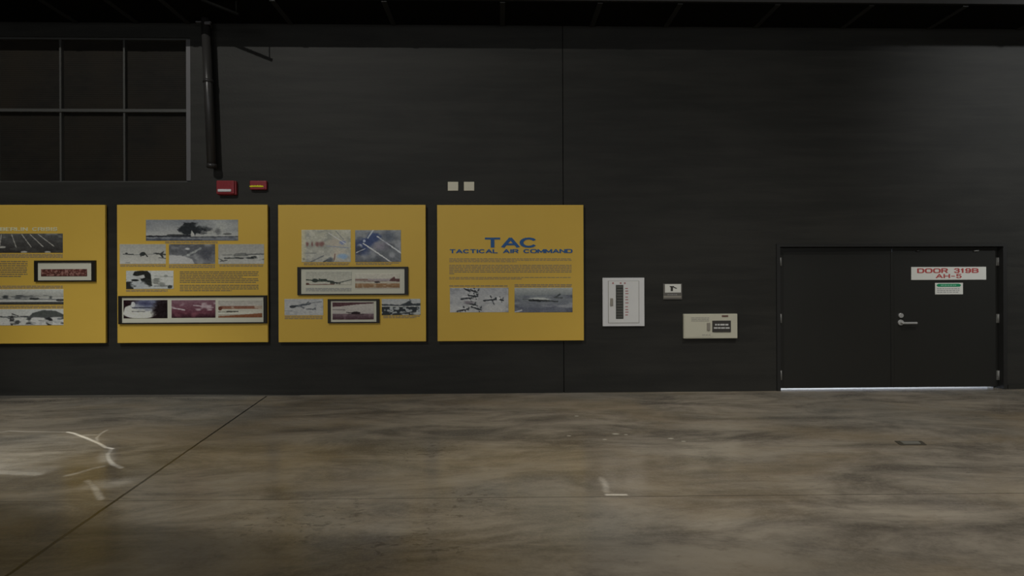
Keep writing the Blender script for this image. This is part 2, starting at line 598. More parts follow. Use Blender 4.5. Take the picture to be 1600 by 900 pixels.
# ------------------------------------------------------------------ printed pictures
class Pic:
    def __init__(self, w, h, base):
        self.w, self.h = w, h
        self.k = 1.3
        self.a = np.ones((h, w, 3)) * np.array(base, float)
        self.V, self.U = np.mgrid[0:h, 0:w].astype(float)
        self.U = (self.U + .5) / w
        self.V = (self.V + .5) / h

    def blend(self, mask, c):
        mask = np.clip(mask, 0, 1)[..., None]
        self.a = self.a * (1 - mask) + np.array(c, float) * mask
        return self

    def grad(self, c0, c1, v0=0., v1=1.):
        t = np.clip((self.V - v0) / (v1 - v0), 0, 1)[..., None]
        col = np.array(c0, float) * (1 - t) + np.array(c1, float) * t
        ok = ((self.V >= v0) & (self.V <= v1))[..., None]
        self.a = np.where(ok, col, self.a)
        return self

    def ell(self, cx, cy, rx, ry, c, rot=0., soft=.12, al=1., rag=.35):
        x, y = (self.U - cx) * self.w, (self.V - cy) * self.h
        q = math.radians(rot)
        xr, yr = x * math.cos(q) + y * math.sin(q), -x * math.sin(q) + y * math.cos(q)
        d = np.sqrt((xr / (rx * self.w)) ** 2 + (yr / (ry * self.h)) ** 2)
        if rag:
            sd = int(cx * 977 + cy * 3313) % 9973
            d = d + rag * ((self.nz(max(6, self.w // 9), max(4, self.h // 6), sd) - .5) + .6 * (self.nz(max(9, self.w // 4), max(6, self.h // 3), sd + 1) - .5))
        return self.blend((1 + soft - d) / (2 * soft) * al, c)

    def line(self, x0, y0, x1, y1, wd, c, al=1.):
        ax, ay, bx, by = x0 * self.w, y0 * self.h, x1 * self.w, y1 * self.h
        px, py = self.U * self.w, self.V * self.h
        dx, dy = bx - ax, by - ay
        t = np.clip(((px - ax) * dx + (py - ay) * dy) / (dx * dx + dy * dy + 1e-9), 0, 1)
        d = np.hypot(px - ax - t * dx, py - ay - t * dy)
        wd = wd * self.k / 1.3
        sd = int(x0 * 977 + y1 * 3313) % 9973
        d = d + wd * .45 * (self.nz(max(9, self.w // 5), max(6, self.h // 4), sd) - .5)
        return self.blend((wd / 2 + .5 - d) / 1.0 * al, c)

    def poly(self, pts, c, al=1.):
        ins = np.zeros((self.h, self.w), bool)
        n = len(pts)
        for i in range(n):
            (x1, y1), (x2, y2) = pts[i], pts[(i + 1) % n]
            if y1 == y2:
                continue
            cond = ((y1 > self.V) != (y2 > self.V)) & (self.U < (x2 - x1) * (self.V - y1) / (y2 - y1) + x1)
            ins ^= cond
        m = ins.astype(float)
        p = np.pad(m, 1, mode='edge')
        m = (p[1:-1, 1:-1] * 2 + p[:-2, 1:-1] + p[2:, 1:-1] + p[1:-1, :-2] + p[1:-1, 2:]) / 6
        return self.blend(m * al, c)

    def nz(self, nx, ny, seed):
        r = np.random.RandomState(seed).rand(ny + 1, nx + 1)
        fy, fx = self.V * ny, self.U * nx
        iy, ix = np.minimum(fy.astype(int), ny - 1), np.minimum(fx.astype(int), nx - 1)
        ty, tx = fy - iy, fx - ix
        ty, tx = ty * ty * (3 - 2 * ty), tx * tx * (3 - 2 * tx)
        return (r[iy, ix] * (1 - tx) + r[iy, ix + 1] * tx) * (1 - ty) + (r[iy + 1, ix] * (1 - tx) + r[iy + 1, ix + 1] * tx) * ty

    def clouds(self, nx, ny, seed, c, lo=.5, hi=.8, al=1., v0=0., v1=1.):
        n = self.nz(nx, ny, seed) * .65 + self.nz(nx * 2, ny * 2, seed + 1) * .35
        m = np.clip((n - lo) / (hi - lo), 0, 1) * al
        m = m * ((self.V >= v0) & (self.V <= v1))
        return self.blend(m, c)

    def jet(self, cx, cy, s, c, rot=0., hi=None):
        """small aircraft silhouette seen from the side or above"""
        q = math.radians(rot)

        def P(x, y):
            x, y = x * s * self.k / 1.3, y * s * self.k / 1.3
            return (cx + (x * math.cos(q) - y * math.sin(q)) / self.w, cy + (x * math.sin(q) + y * math.cos(q)) / self.h)
        self.poly([P(-1, 0), P(-.6, -.12), (P(.7, -.10)), P(1, -.05), P(.95, .06), P(-.5, .13)], c)
        self.poly([P(-.15, 0), P(.35, .55), P(.55, .55), P(.3, 0)], c)
        self.poly([P(-.05, 0), P(.3, -.45), P(.45, -.45), P(.25, 0)], c)
        self.poly([P(.7, 0), P(.95, -.35), P(1.08, -.35), P(1, 0)], c)
        if hi:
            self.line(*P(-.7, -.04), *P(.6, -.04), 1.2, hi)
        return self


def print_sheet(name, pic, rect, parent, off, m, thick=.003, label=None):
    """a printed sheet: a mesh whose colour attribute holds the picture"""
    x0, x1, z0, z1 = R(*rect, off)
    h, wd = pic.h, pic.w
    base = wloc(parent)
    xs = np.linspace(x0, x1, wd)
    zs = np.linspace(z1, z0, h)
    xs = np.concatenate(([xs[0]], xs, [xs[-1]]))
    zs = np.concatenate(([zs[0]], zs, [zs[-1]]))
    X, Z = np.meshgrid(xs, zs)
    Y = np.full_like(X, D - off)
    Y[0, :] += thick; Y[-1, :] += thick; Y[1:-1, 0] += thick; Y[1:-1, -1] += thick
    co = np.stack([X - base.x, Y - base.y, Z - base.z], -1).reshape(-1, 3)
    nw, nh = wd + 2, h + 2
    idx = np.arange(nw * nh).reshape(nh, nw)
    q = np.stack([idx[:-1, :-1], idx[1:, :-1], idx[1:, 1:], idx[:-1, 1:]], -1).reshape(-1, 4)
    me = bpy.data.meshes.new(name)
    me.vertices.add(len(co))
    me.vertices.foreach_set('co', co.ravel())
    me.loops.add(q.size)
    me.loops.foreach_set('vertex_index', q.ravel().astype(np.int32))
    me.polygons.add(len(q))
    me.polygons.foreach_set('loop_start', np.arange(0, q.size, 4, dtype=np.int32))
    me.polygons.foreach_set('loop_total', np.full(len(q), 4, dtype=np.int32))
    me.update(calc_edges=True)
    gn = pic.nz(max(10, pic.w // 4), max(8, pic.h // 3), 77) * .6 + pic.nz(max(10, pic.w // 2), max(8, pic.h // 2), 78) * .4
    pic.a = pic.a + (gn[..., None] - .5) * 16
    gr = pic.a.mean(-1, keepdims=True)
    pa = gr + (pic.a - gr) * .60
    pa = 92 + (pa - 92) * 1.25
    s = np.clip(pa, 12, 178) / 255.
    l = np.where(s <= .04045, s / 12.92, ((s + .055) / 1.055) ** 2.4) / KL
    l = np.pad(np.clip(l, 0, .92), ((1, 1), (1, 1), (0, 0)), mode='edge')
    col = np.concatenate([l, np.ones(l.shape[:2] + (1,))], -1).reshape(-1, 4)
    at = me.color_attributes.new('print', 'FLOAT_COLOR', 'POINT')
    at.data.foreach_set('color', col.ravel())
    me.materials.append(m)
    o = bpy.data.objects.new(name, me)
    COL.objects.link(o)
    o.parent = parent
    if label:
        o['label'] = label
    return o


def pic_for(rect, base, k=1.8):
    p = Pic(max(8, int((rect[2] - rect[0]) * k)), max(6, int((rect[3] - rect[1]) * k * 1.1)), base)
    p.k = k
    return p


# ------------------------------------------------------------------ the hall
XL, XR, YB, ZC = -16.0, 18.0, -13.0, 12.5
ZS = W(800, 40)[1]                                   # underside of the soffit
sx = W(880, 320)[0]
wx0, wx1, wz0, wz1 = R(-112, 57.5, 297.5, 284.5)     # window opening
dx0, dx1, dz0, dz1 = R(1213, 381, 1572, 610)         # door opening incl. frame
dz0 = 0.0
T = .30
mb = MB()
g = .006


def wallbox(a, b, c, d):
    mb.box(a, b, D, D + T, c, d)


wallbox(XL, wx0, 0, ZC)
wallbox(wx0, wx1, 0, wz0)
wallbox(wx0, wx1, wz1, ZC)
wallbox(wx1, sx - g, 0, ZC)
mb.box(sx - g, sx + g, D + .05, D + T, 0, ZC)        # recessed joint between wall panels
wallbox(sx + g, dx0, 0, ZC)
wallbox(dx0, dx1, dz1, ZC)
wallbox(dx1, XR, 0, ZC)
struct(mb.build('wall_back', M_wall, base=(0, D, 0)))
struct(MB().box(XL, XR, YB, D + T, -.2, 0).build('floor', M_floor, base=(0, 0, 0)))
struct(MB().box(XL, XR, YB, D + T, ZC, ZC + .2).build('ceiling', M_hall, base=(0, 0, ZC)))
struct(MB().box(XL - .2, XL, YB, D + T, 0, ZC).build('wall_left', M_hall))
struct(MB().box(XR, XR + .2, YB, D + T, 0, ZC).build('wall_right', M_hall))
struct(MB().box(XL, XR, YB - .2, YB, 0, ZC).build('wall_front', M_hall))
# boxed soffit along the top of the wall, with joists on its underside
SD = .62
tr = struct(MB().box(XL, XR, D - SD, D, ZS, ZC - .001).build('trim_1', M_black, base=(0, D, ZS)))
MB().box(XL, XR, D - SD - .03, D - SD, ZS + .012, ZC - .001).build('fascia', M_fascia, tr)
for px in (120, 215, 295, 455, 615, 785, 925, 1040, 1180, 1315, 1450, 1590):
    x = W(px, 40)[0]
    m_ = MB()
    m_.box(x - .035, x + .035, D - SD, D, ZS - .012, ZS)
    m_.build('joist', M_joist, tr)
# concrete curb at the foot of the wall, left of the wall joint
cx1 = W(470, 617)[0]
m_ = MB()
m_.prism([(XL, 0), (W(470, 617)[0], 0), (W(300, 617)[0], .022), (W(0, 617)[0], .028), (XL, .03)], D - .055, D)
struct(m_.build('baseboard_left', M_curb))
m_ = MB().box(dx1 + .02, XR, D - .012, D, 0, W(1590, 601)[1])
struct(m_.build('baseboard_right', M_wall))

# ------------------------------------------------------------------ window with dark louvred panes
win = sempty('window_1', ((wx0 + wx1) / 2, D + .1, wz0))
fwd = .05
m_ = MB()
m_.box(wx0, wx1, D + .02, D + .14, wz1 - fwd * .55, wz1)
m_.box(wx0, wx1, D + .02, D + .14, wz0, wz0 + fwd * .4)
m_.box(wx0, wx0 + fwd, D + .02, D + .14, wz0 + fwd * .4, wz1 - fwd * .55)
m_.build('window_frame', M_mull, win)
MB().box(wx1 - .062, wx1, D + .0, D + .14, wz0 + fwd * .4, wz1 - fwd * .55, .004).build('side_frame', M_mull2, win)
zb = (W(150, 174.5)[1], W(150, 169.5)[1])
MB().box(wx0 + fwd, wx1 - .062, D + .01, D + .12, zb[0], zb[1], .004).build('transom_bar', M_mull, win)
for px in (-9, 92, 192):
    x = W(px, 171)[0]
    MB().box(x - .013, x + .013, D + .025, D + .11, wz0 + fwd * .4, zb[0]).build('mullion', M_mull, win)
    MB().box(x - .013, x + .013, D + .025, D + .11, zb[1], wz1 - fwd * .55).build('mullion', M_mull, win)
cols = [wx0 + fwd] + [W(px, 171)[0] for px in (-9, 92, 192)] + [wx1 - .062]
for i in range(4):
    for a, b in ((wz0 + fwd * .4, zb[0]), (zb[1], wz1 - fwd * .55)):
        MB().box(cols[i] + (.013 if i else 0), cols[i + 1] - (.013 if i < 3 else 0), D + .075, D + .095, a, b).build('pane', M_pane, win)
MB().box(wx0 - .02, wx1 + .02, D + .145, D + .29, wz0 - .02, wz1 + .02).build('backing', M_black, win)

# ------------------------------------------------------------------ double door
RO_ = .10            # door leaf recess
frame_w = .055
fr = sempty('trim_2', ((dx0 + dx1) / 2, D, 0))
m_ = MB()
m_.box(dx0 + .002, dx0 + frame_w, D - .015, D + .2, 0, dz1 - .002)
m_.box(dx1 - frame_w, dx1 - .002, D - .015, D + .2, 0, dz1 - .002)
m_.box(dx0 + frame_w, dx1 - frame_w, D - .015, D + .2, dz1 - frame_w * .75, dz1 - .002)
m_.build('door_frame', M_dframe, fr)
m_ = MB()
m_.box(dx0 + frame_w, dx0 + frame_w + .03, D + .118, D + .16, 0, dz1 - frame_w * .75)
m_.box(dx1 - frame_w - .03, dx1 - frame_w, D + .118, D + .16, 0, dz1 - frame_w * .75)
m_.box(dx0 + frame_w + .03, dx1 - frame_w - .03, D + .118, D + .16, dz1 - frame_w * .75 - .03, dz1 - frame_w * .75)
m_.build('door_stop', M_dframe, fr)
split = W(1394, 500, -.07)[0]
LY0, LY1 = D + .07, D + .115
zg = .024
for k, (a, b, hx, nm) in enumerate(((dx0 + frame_w + .004, split - .004, 1221, 'door_1'), (split + .004, dx1 - frame_w - .004, 1567, 'door_2'))):
    d = sempty(nm, ((a + b) / 2, LY0, zg))
    lf = MB().box(a, b, LY0, LY1, zg, dz1 - frame_w * .75 - .005, .003).build('door_leaf', M_door, d)
    for (ya, yb) in ((402, 415), (491, 505), (580, 595)):
        x = W(hx, 500)[0] + (.02 if k == 0 else -.012)
        za, zb2 = W(hx, yb)[1], W(hx, ya)[1]
        h_ = MB()
        h_.box(x - .021, x + .021, LY0 - .006, LY0, za, zb2)
        h_.cyl((x, LY0 - .012, za), (x, LY0 - .012, zb2), .012)
        h_.build('hinge', M_hinge, d)
    if k == 1:
        x, z = W(1408.5, 493, -.05)
        m_ = MB()
        m_.cyl((x, LY0 - .022, z), (x, LY0, z), .033, .037, 28)
        m_.box(x - .004, x + .004, LY0 - .026, LY0 - .02, z - .010, z + .010)
        m_.build('deadbolt', M_chrome, d)
        x, z = W(1408.5, 504, -.05)
        m_ = MB()
        m_.cyl((x, LY0 - .018, z), (x, LY0, z), .040, .044, 28)
        m_.cyl((x, LY0 - .06, z), (x, LY0 - .015, z), .016)
        m_.build('handle_rose', M_chrome, d)
        x2 = W(1430, 504, -.05)[0]
        m_ = MB()
        m_.box(x - .012, x2, LY0 - .068, LY0 - .048, z - .020, z + .010, .006)
        m_.build('lever_handle', M_chrome, d)
        for px, s in ((1440, .8), (1531, 1.)):
            x, z = W(px, 391.5)
            m_ = MB()
            m_.cyl((x - .035 * s, LY0 - .012, z - .002), (x + .035 * s, LY0 - .012, z + .002), .010 * s)
            m_.build('closer_bracket', mat('dull_bracket_steel', C(88, 88, 86), .5) if s == 1 else M_pipe, d)
struct(MB().box(split - .022, split + .022, LY0 - .012, LY0 - .001, zg + .01, dz1 - .12, .004).build('trim_3', M_door))
struct(MB().box(dx0 - 2, dx1 + 2, D + T, D + 4, -.2, -.005).build('trim_4', M_ext))

# ------------------------------------------------------------------ yellow exhibition boards
PT = .035            # board thickness
PO = .055            # distance of the board's face from the wall
boards = []
for (rect, lab) in (((-70, 320, 164.5, 536.8), 'yellow exhibition board headed BERLIN CRISIS, cut by the left edge'),
                    ((183.0, 319.8, 418.0, 535.4), 'yellow exhibition board with explosion photo on top and long framed triptych below'),
                    ((434.8, 320, 665.2, 534.2), 'yellow exhibition board with paired map-like photos and two black frames'),
                    ((683.3, 320.2, 912.0, 532.6), 'yellow exhibition board headed TAC TACTICAL AIR COMMAND in blue')):
    x0, x1, z0, z1 = R(*rect, PO)
    t = thing('exhibition_board', lab, 'display board', ((x0 + x1) / 2, D, z0), 'yellow exhibition boards along the wall')
    MB().box(x0, x1, D - PO, D - PO + PT, z0, z1, .004).build('board', M_yellow, t)
    for zz in (z0 + .25, z1 - .30):
        MB().box(x0 + .12, x1 - .12, D - PO + PT, D - .001, zz, zz + .08).build('wall_cleat', M_cleat, t)
    boards.append(t)
B1, B2, B3, B4 = boards
PF = PO + .003       # face of prints
LO = PO + .0005


def photo(par, rect, fn, base, label, mt=None, off=None):
    p = pic_for(rect, base)
    fn(p)
    return print_sheet('photograph', p, rect, par, off or PF, mt or M_photo, label=label)


def framed(rect, matrect, label, group=None):
    """black frame with a cream mat, hung on a board"""
    o = PO + .028
    x0, x1, z0, z1 = R(*rect, o)
    a0, a1, b0, b1 = R(*matrect, o)
    t = thing('framed_photograph', label, 'picture frame', ((x0 + x1) / 2, D - PO, z0), group)
    m_ = MB()
    ya, yb = D - o, D - PO - .0005
    m_.box(x0, a0, ya, yb, z0, z1)
    m_.box(a1, x1, ya, yb, z0, z1)
    m_.box(a0, a1, ya, yb, z0, b0)
    m_.box(a0, a1, ya, yb, b1, z1)
    m_.build('frame', M_frameb, t)
    MB().box(a0, a1, D - PO - .014, D - PO - .0005, b0, b1).build('mat_board', M_matb, t)
    return t


FO = PO + .017       # face of framed prints

# ---- board 1
text('title_lettering', 'BERLIN CRISIS', (.5, 355.2, 90, 360.8), M_cream, B1, LO, weight=.205, gap=.44)


def f(p):
    p.grad((70, 70, 68), (52, 50, 48)).clouds(9, 5, 3, (84, 84, 80), .5, .9, .7)
    for x, x2 in ((.03, -.02), (.16, .10), (.28, .24), (.40, .38), (.50, .55), (.60, .70), (.68, .82), (.76, .93)):
        p.line(x, .05, x2 * .9 + x * .1, .75 - .25 * max(0, x - .4), 2.0, (124, 122, 114), .8)
    for x, y in ((.34, .72), (.41, .7), (.62, .95), (.85, .96), (.28, .55)):
        p.ell(x, y, .03, .05, (128, 126, 118))
    p.clouds(14, 3, 8, (110, 112, 106), .55, .8, .8, 0, .22)


photo(B1, (-62, 365, 98, 395), f, (55, 54, 52), 'dark print of vapour trails')
lines('caption', (-60, 396.5, 98, 403), 3, M_inksoft, B1, LO, .72, seed=1)
lines('text_block', (-60, 407, 43, 433.5), 8, M_ink, B1, LO, .5, last=.9, seed=2)


def f(p):
    p.grad((140, 142, 134), (118, 118, 110), 0, .55).grad((146, 146, 138), (128, 128, 120), .55, .85).grad((50, 52, 52), (62, 60, 56), .83, 1.)
    p.clouds(16, 4, 12, (52, 56, 56), .42, .65, .95, .38, .62)
    p.line(.35, .62, 1, .66, 2.5, (90, 92, 90))
    p.ell(.72, .63, .05, .06, (40, 42, 42)).ell(.97, .72, .04, .08, (60, 60, 58)).ell(.62, .5, .12, .05, (78, 80, 80))


photo(B1, (-62, 452, 99, 476), f, (130, 130, 124), 'grey print of an airfield')
lines('caption', (-60, 446, 98, 451), 2, M_inksoft, B1, LO, .72, seed=3)
lines('caption', (-60, 477.3, 99, 482), 2, M_inksoft, B1, LO, .72, seed=4)


def f(p):
    p.grad((138, 140, 134), (142, 142, 134)).clouds(18, 7, 21, (54, 56, 56), .5, .68, .9, .42, .95)
    p.poly([(.66, .5), (.70, .25), (.80, .08), (.92, .12), (1, .35), (1, .52)], (66, 70, 66))
    p.line(.0, .48, 1, .50, 2.2, (70, 72, 72)).line(.5, .3, .56, .42, 2, (60, 60, 60))
    p.ell(.86, .75, .035, .25, (44, 46, 46)).ell(.94, .7, .03, .2, (90, 96, 98)).ell(.5, .7, .02, .3, (54, 54, 54))
    p.clouds(12, 5, 5, (146, 146, 140), .55, .7, .8, .5, 1)


photo(B1, (-62, 483, 99, 508.5), f, (138, 138, 130), 'pale print of people beside an aircraft')

fr1 = framed((53, 407, 148.5, 440), (58, 410.2, 142.5, 438), 'narrow black frame holding a brownish group portrait, on the BERLIN CRISIS board')


def f(p):
    p.clouds(26, 5, 31, (124, 84, 74), .4, .6, .9).clouds(40, 4, 32, (66, 38, 34), .5, .7, .8)
    p.line(0, .95, 1, .97, 1.5, (80, 50, 44))


photo(fr1, (64, 420.5, 136, 431.8), f, (88, 48, 42), 'reddish brown group portrait', M_photog, FO)


# ---- board 2
def f(p):
    p.grad((100, 104, 108), (130, 131, 126), 0, .8).clouds(4, 3, 41, (84, 89, 96), .35, .9, .8, 0, .6)
    p.ell(.80, .35, .16, .34, (128, 130, 124), soft=.5, al=.8)
    for x, y, rx, ry in ((.45, .26, .045, .13), (.50, .40, .055, .26), (.41, .47, .055, .13), (.47, .60, .06, .16), (.56, .50, .05, .14), (.63, .40, .06, .14), (.66, .54, .06, .12), (.54, .20, .05, .06), (.60, .62, .05, .07)):
        p.ell(x, y, rx, ry, (40, 44, 47), soft=.28, rag=.9)
    p.ell(.69, .30, .09, .14, (112, 115, 114), soft=.5, al=.8, rag=.8).ell(.60, .24, .07, .09, (108, 112, 112), soft=.5, al=.8, rag=.8)
    p.ell(.71, .60, .10, .10, (126, 127, 122), soft=.4, al=.8, rag=.8).poly([(.48, .78), (.495, .50), (.52, .66), (.53, .8)], (134, 134, 128))
    p.grad((100, 104, 108), (84, 88, 96), .82, 1).line(0, .79, .48, .77, 3, (38, 40, 46)).line(.48, .83, 1, .80, 2, (62, 65, 70)).line(0, .93, .6, .97, 3, (64, 70, 80), .7)
    p.clouds(14, 3, 47, (58, 62, 70), .5, .7, .8, .8, 1.)
    p.ell(.32, .72, .10, .03, (62, 64, 64)).ell(.88, .68, .05, .05, (84, 86, 82)).ell(.78, .56, .03, .14, (86, 88, 88), soft=.4, rag=.9)


photo(B2, (228, 343.3, 372, 376), f, (120, 120, 118), 'dark explosion cloud over a flat horizon')
lines('caption', (258, 377, 340, 380.5), 2, M_inksoft, B2, LO, .72, seed=5)


def f(p):
    p.grad((122, 122, 114), (138, 137, 128), 0, 1)
    p.line(.08, .50, .30, .52, 2, (56, 58, 56)).ell(.15, .47, .03, .05, (52, 54, 52)).line(.30, .54, .75, .50, 1.2, (96, 98, 94))
    p.ell(.5, .5, .06, .10, (50, 54, 52)).line(.46, .62, .44, .5, 1.5, (44, 46, 44)).line(.55, .48, .6, .62, 2, (44, 46, 44))
    p.jet(.88, .5, 15, (54, 56, 54), 8).line(.85, .68, 1, .72, 2, (70, 70, 68)).ell(.18, .92, .05, .02, (96, 96, 96))


photo(B2, (187, 381.5, 259, 412.5), f, (130, 130, 122), 'pale print of low flying aircraft')


def f(p):
    p.grad((74, 76, 80), (82, 84, 88), 0, .5).clouds(6, 5, 51, (120, 122, 122), .45, .75, .8)
    p.poly([(0, .55), (.3, .58), (.5, .75), (.56, 1), (0, 1)], (136, 136, 134)).ell(.4, .24, .05, .05, (146, 148, 146), soft=.4)
    p.line(.42, .55, .68, .22, 5, (124, 128, 126), .8).ell(.82, .5, .18, .33, (66, 68, 76), soft=.4, al=.8)
    p.clouds(12, 5, 52, (70, 72, 76), .55, .7, .7, .3, .6)


photo(B2, (264, 381.5, 336, 412.5), f, (90, 92, 96), 'smoky print with a white trail')


def f(p):
    p.grad((118, 118, 112), (132, 132, 124), 0, 1)
    p.poly([(.28, .62), (.38, .46), (.6, .44), (.66, .6)], (92, 94, 90)).line(.08, .55, .3, .54, 1.5, (90, 92, 90)).line(.6, .52, 1, .5, 2.4, (78, 80, 78))
    p.line(.15, .70, .85, .69, 3, (50, 54, 54)).ell(.78, .65, .07, .05, (40, 44, 44)).line(.05, .86, .2, .8, 2, (62, 64, 64)).line(.02, .72, .12, .85, 2, (70, 72, 70)).line(.9, .8, 1, .76, 2, (80, 82, 80))
    p.clouds(14, 5, 55, (136, 136, 130), .5, .7, .7, .55, 1)


photo(B2, (341, 381.5, 412.5, 412.5), f, (125, 125, 118), 'pale print of parked aircraft')
for i, r_ in enumerate(((188, 413.5, 259, 417), (264, 413.8, 336, 419), (343, 413.5, 411, 417))):
    lines('caption', r_, 2, M_inksoft, B2, LO, .72, seed=6 + i)


def f(p):
    p.poly([(.14, .25), (.18, .05), (.3, 0), (.45, .02), (.52, .2), (.55, .85), (.34, .7), (.3, .35)], (40, 42, 38))
    p.poly([(0, .6), (.14, .58), (.16, 1), (0, 1)], (44, 46, 46)).ell(.20, .52, .09, .06, (38, 40, 38)).ell(.36, .45, .05, .08, (26, 28, 26))
    p.ell(.26, .75, .16, .18, (126, 130, 130), soft=.25).poly([(.2, .32), (.38, .22), (.4, .38), (.26, .5)], (132, 134, 130))
    p.clouds(8, 6, 61, (52, 56, 54), .55, .7, .6, .4, .9)
    p.line(.6, .3, .98, .34, 1.4, (100, 102, 98)).ell(.84, .3, .05, .07, (92, 96, 94)).line(.6, .84, .95, .82, 2, (96, 98, 94)).ell(.92, .88, .05, .09, (60, 64, 60))
    p.blend(((p.U > .53) & (p.V < .78)) * .18, (190, 182, 156))


photo(B2, (197, 423, 271, 451.5), f, (132, 136, 132), 'print of a helmeted pilot')
lines('caption', (197, 452.5, 262, 456), 2, M_inksoft, B2, LO, .72, seed=10)
lines('text_block', (281, 423.5, 404, 442.5), 7, M_ink, B2, LO, .52, last=.97, stops=(3,), seed=11)
lines('text_block', (281, 444.5, 404, 455.5), 4, M_ink, B2, LO, .52, last=.66, seed=12)

fr2 = framed((184.5, 462, 416.5, 506), (189.6, 464.6, 411.5, 504), 'long black frame of three colour photos across the explosion board')


def f(p):
    p.ell(.38, .62, .42, .40, (146, 146, 136), soft=.05, rag=0).ell(.58, .22, .34, .33, (84, 90, 112), soft=.4, al=.9)
    p.ell(.9, .6, .22, .6, (40, 32, 34), soft=.3).line(.2, .42, .6, .42, 2.5, (56, 56, 72)).ell(.22, .24, .05, .14, (140, 142, 140))
    p.line(.2, .62, .48, .63, 1.8, (92, 92, 90)).ell(.5, .18, .14, .12, (60, 62, 90), soft=.5).poly([(0, 0), (.2, 0), (.05, .3), (0, .7)], (46, 30, 34))


photo(fr2, (193, 469, 261.5, 497.3), f, (44, 30, 32), 'dark print with a pale oval canopy', M_photog, FO)


def f(p):
    p.grad((104, 72, 82), (92, 52, 62), 0, .6).grad((96, 50, 62), (56, 34, 40), .6, 1).clouds(8, 5, 71, (136, 118, 122), .52, .72, .9, .15, .6)
    p.line(.05, .45, .3, .55, 2.5, (140, 126, 128)).line(.5, .3, .95, .42, 2.5, (134, 116, 120)).clouds(6, 3, 72, (124, 66, 76), .5, .8, .7, .7, 1)


photo(fr2, (268, 469, 336.5, 496.5), f, (90, 54, 62), 'maroon print of aircraft', M_photog, FO)


def f(p):
    p.grad((128, 124, 114), (134, 130, 120), 0, .32).grad((112, 70, 52), (120, 78, 58), .32, .5).grad((140, 136, 120), (146, 144, 130), .5, .8)
    p.clouds(9, 5, 73, (140, 130, 112), .5, .7, .8, .3, .55).line(.2, .66, .45, .64, 2.5, (56, 54, 46)).line(0, .66, .3, .68, 1.2, (90, 84, 72))
    p.poly([(0, .92), (.6, .82), (1, .74), (1, 1), (0, 1)], (116, 68, 42)).ell(.05, .48, .05, .10, (92, 52, 40))


photo(fr2, (341, 469.5, 409.5, 496), f, (130, 120, 104), 'orange and cream print of a runway', M_photog, FO)


# ---- board 3; glare across the top pair is painted into the prints
def f(p):
    p.grad((134, 132, 112), (124, 124, 116)).clouds(7, 6, 81, (104, 106, 98), .45, .8, .6).clouds(16, 12, 82, (146, 144, 130), .5, .75, .5)
    for x, w_ in ((.12, .03), (.22, .02), (.32, .04), (.41, .05)):
        p.ell(x, .44, w_, .07, (110, 72, 66), soft=.4)
    p.ell(.70, .42, .18, .14, (136, 128, 112), soft=.4).line(.5, .5, .95, .56, 1.6, (96, 104, 124)).ell(.83, .4, .06, .06, (92, 104, 138), soft=.4)
    p.ell(.75, .78, .14, .18, (142, 134, 116), soft=.3).ell(.83, .82, .1, .08, (96, 124, 150), soft=.4)
    p.line(.66, .95, .68, .75, 2, (110, 78, 68)).line(.02, .72, .3, .72, 1.4, (92, 94, 90)).line(.2, .98, .45, .8, 2, (84, 88, 90)).line(.45, .98, .6, .9, 3, (60, 66, 70))
    p.ell(.04, .9, .03, .04, (60, 62, 60)).line(.7, .05, .85, .3, 1.6, (100, 104, 100)).line(.55, .1, .9, .45, 1.6, (148, 148, 140)).blend(np.clip(1 - p.U * 9, 0, 1), (150, 142, 104))
    p.ell(.58, .93, .06, .07, (70, 78, 84), soft=.4)


photo(B3, (471, 359, 548, 409.5), f, (126, 126, 114), 'pale cockpit-like colour print')


def f(p):
    p.grad((104, 108, 110), (78, 82, 88)).clouds(5, 5, 84, (118, 120, 124), .5, .8, .7).clouds(4, 4, 85, (60, 64, 70), .5, .8, .8)
    p.ell(.14, .52, .20, .22, (44, 58, 98), soft=.4).ell(.30, .36, .18, .15, (40, 56, 100), rot=-30, soft=.3).ell(.42, .22, .14, .14, (44, 60, 102), soft=.3).ell(.1, .5, .05, .06, (130, 136, 148), soft=.4)
    p.ell(.08, .62, .09, .14, (46, 54, 76), soft=.3).ell(.2, .34, .03, .04, (120, 128, 146))
    p.line(.28, .25, .40, 0, 2.6, (134, 140, 142)).line(.18, .42, .78, 1., 2.6, (146, 148, 146)).line(.48, .2, 1, .72, 2.8, (142, 146, 150)).line(.03, .7, .22, .58, 1.8, (134, 136, 138))
    p.ell(.72, .2, .14, .16, (70, 78, 90), soft=.4, al=.8).ell(.55, .5, .16, .12, (104, 98, 112), soft=.5, al=.7)


photo(B3, (555, 359.5, 626.5, 409.3), f, (100, 104, 108), 'blue grey print of a harness')
lines('caption', (475, 410.6, 546, 414.6), 2, M_inksoft, B3, LO, .72, seed=20)
lines('caption', (556, 410.2, 625, 414), 2, M_inksoft, B3, LO, .72, last=.8, seed=21)

fr3 = framed((464.5, 417, 637.5, 461), (469.8, 419.8, 632, 459), 'wide black frame of two aircraft photos, centre of the board left of TAC')


def f(p):
    p.grad((126, 126, 112), (138, 136, 122), 0, 1).line(0, .62, .35, .72, 2.4, (48, 58, 48)).line(.3, .58, .68, .86, 3.4, (44, 54, 46)).line(.68, .86, 1, .62, 1.8, (64, 72, 62))
    p.ell(.2, .68, .08, .12, (46, 54, 46)).ell(.4, .66, .07, .1, (48, 58, 48)).ell(.58, .86, .05, .1, (58, 60, 52)).ell(.73, .88, .03, .08, (74, 74, 66)).line(0, .97, .6, .96, 1.8, (112, 84, 72)).ell(.04, .92, .04, .06, (88, 56, 48))


photo(fr3, (478, 424, 549.5, 445), f, (130, 130, 116), 'dark green bomber on pale ground', M_photog, FO)
lines('caption', (478, 449.5, 549, 455.5), 3, M_greytext, fr3, FO, .45, seed=22)


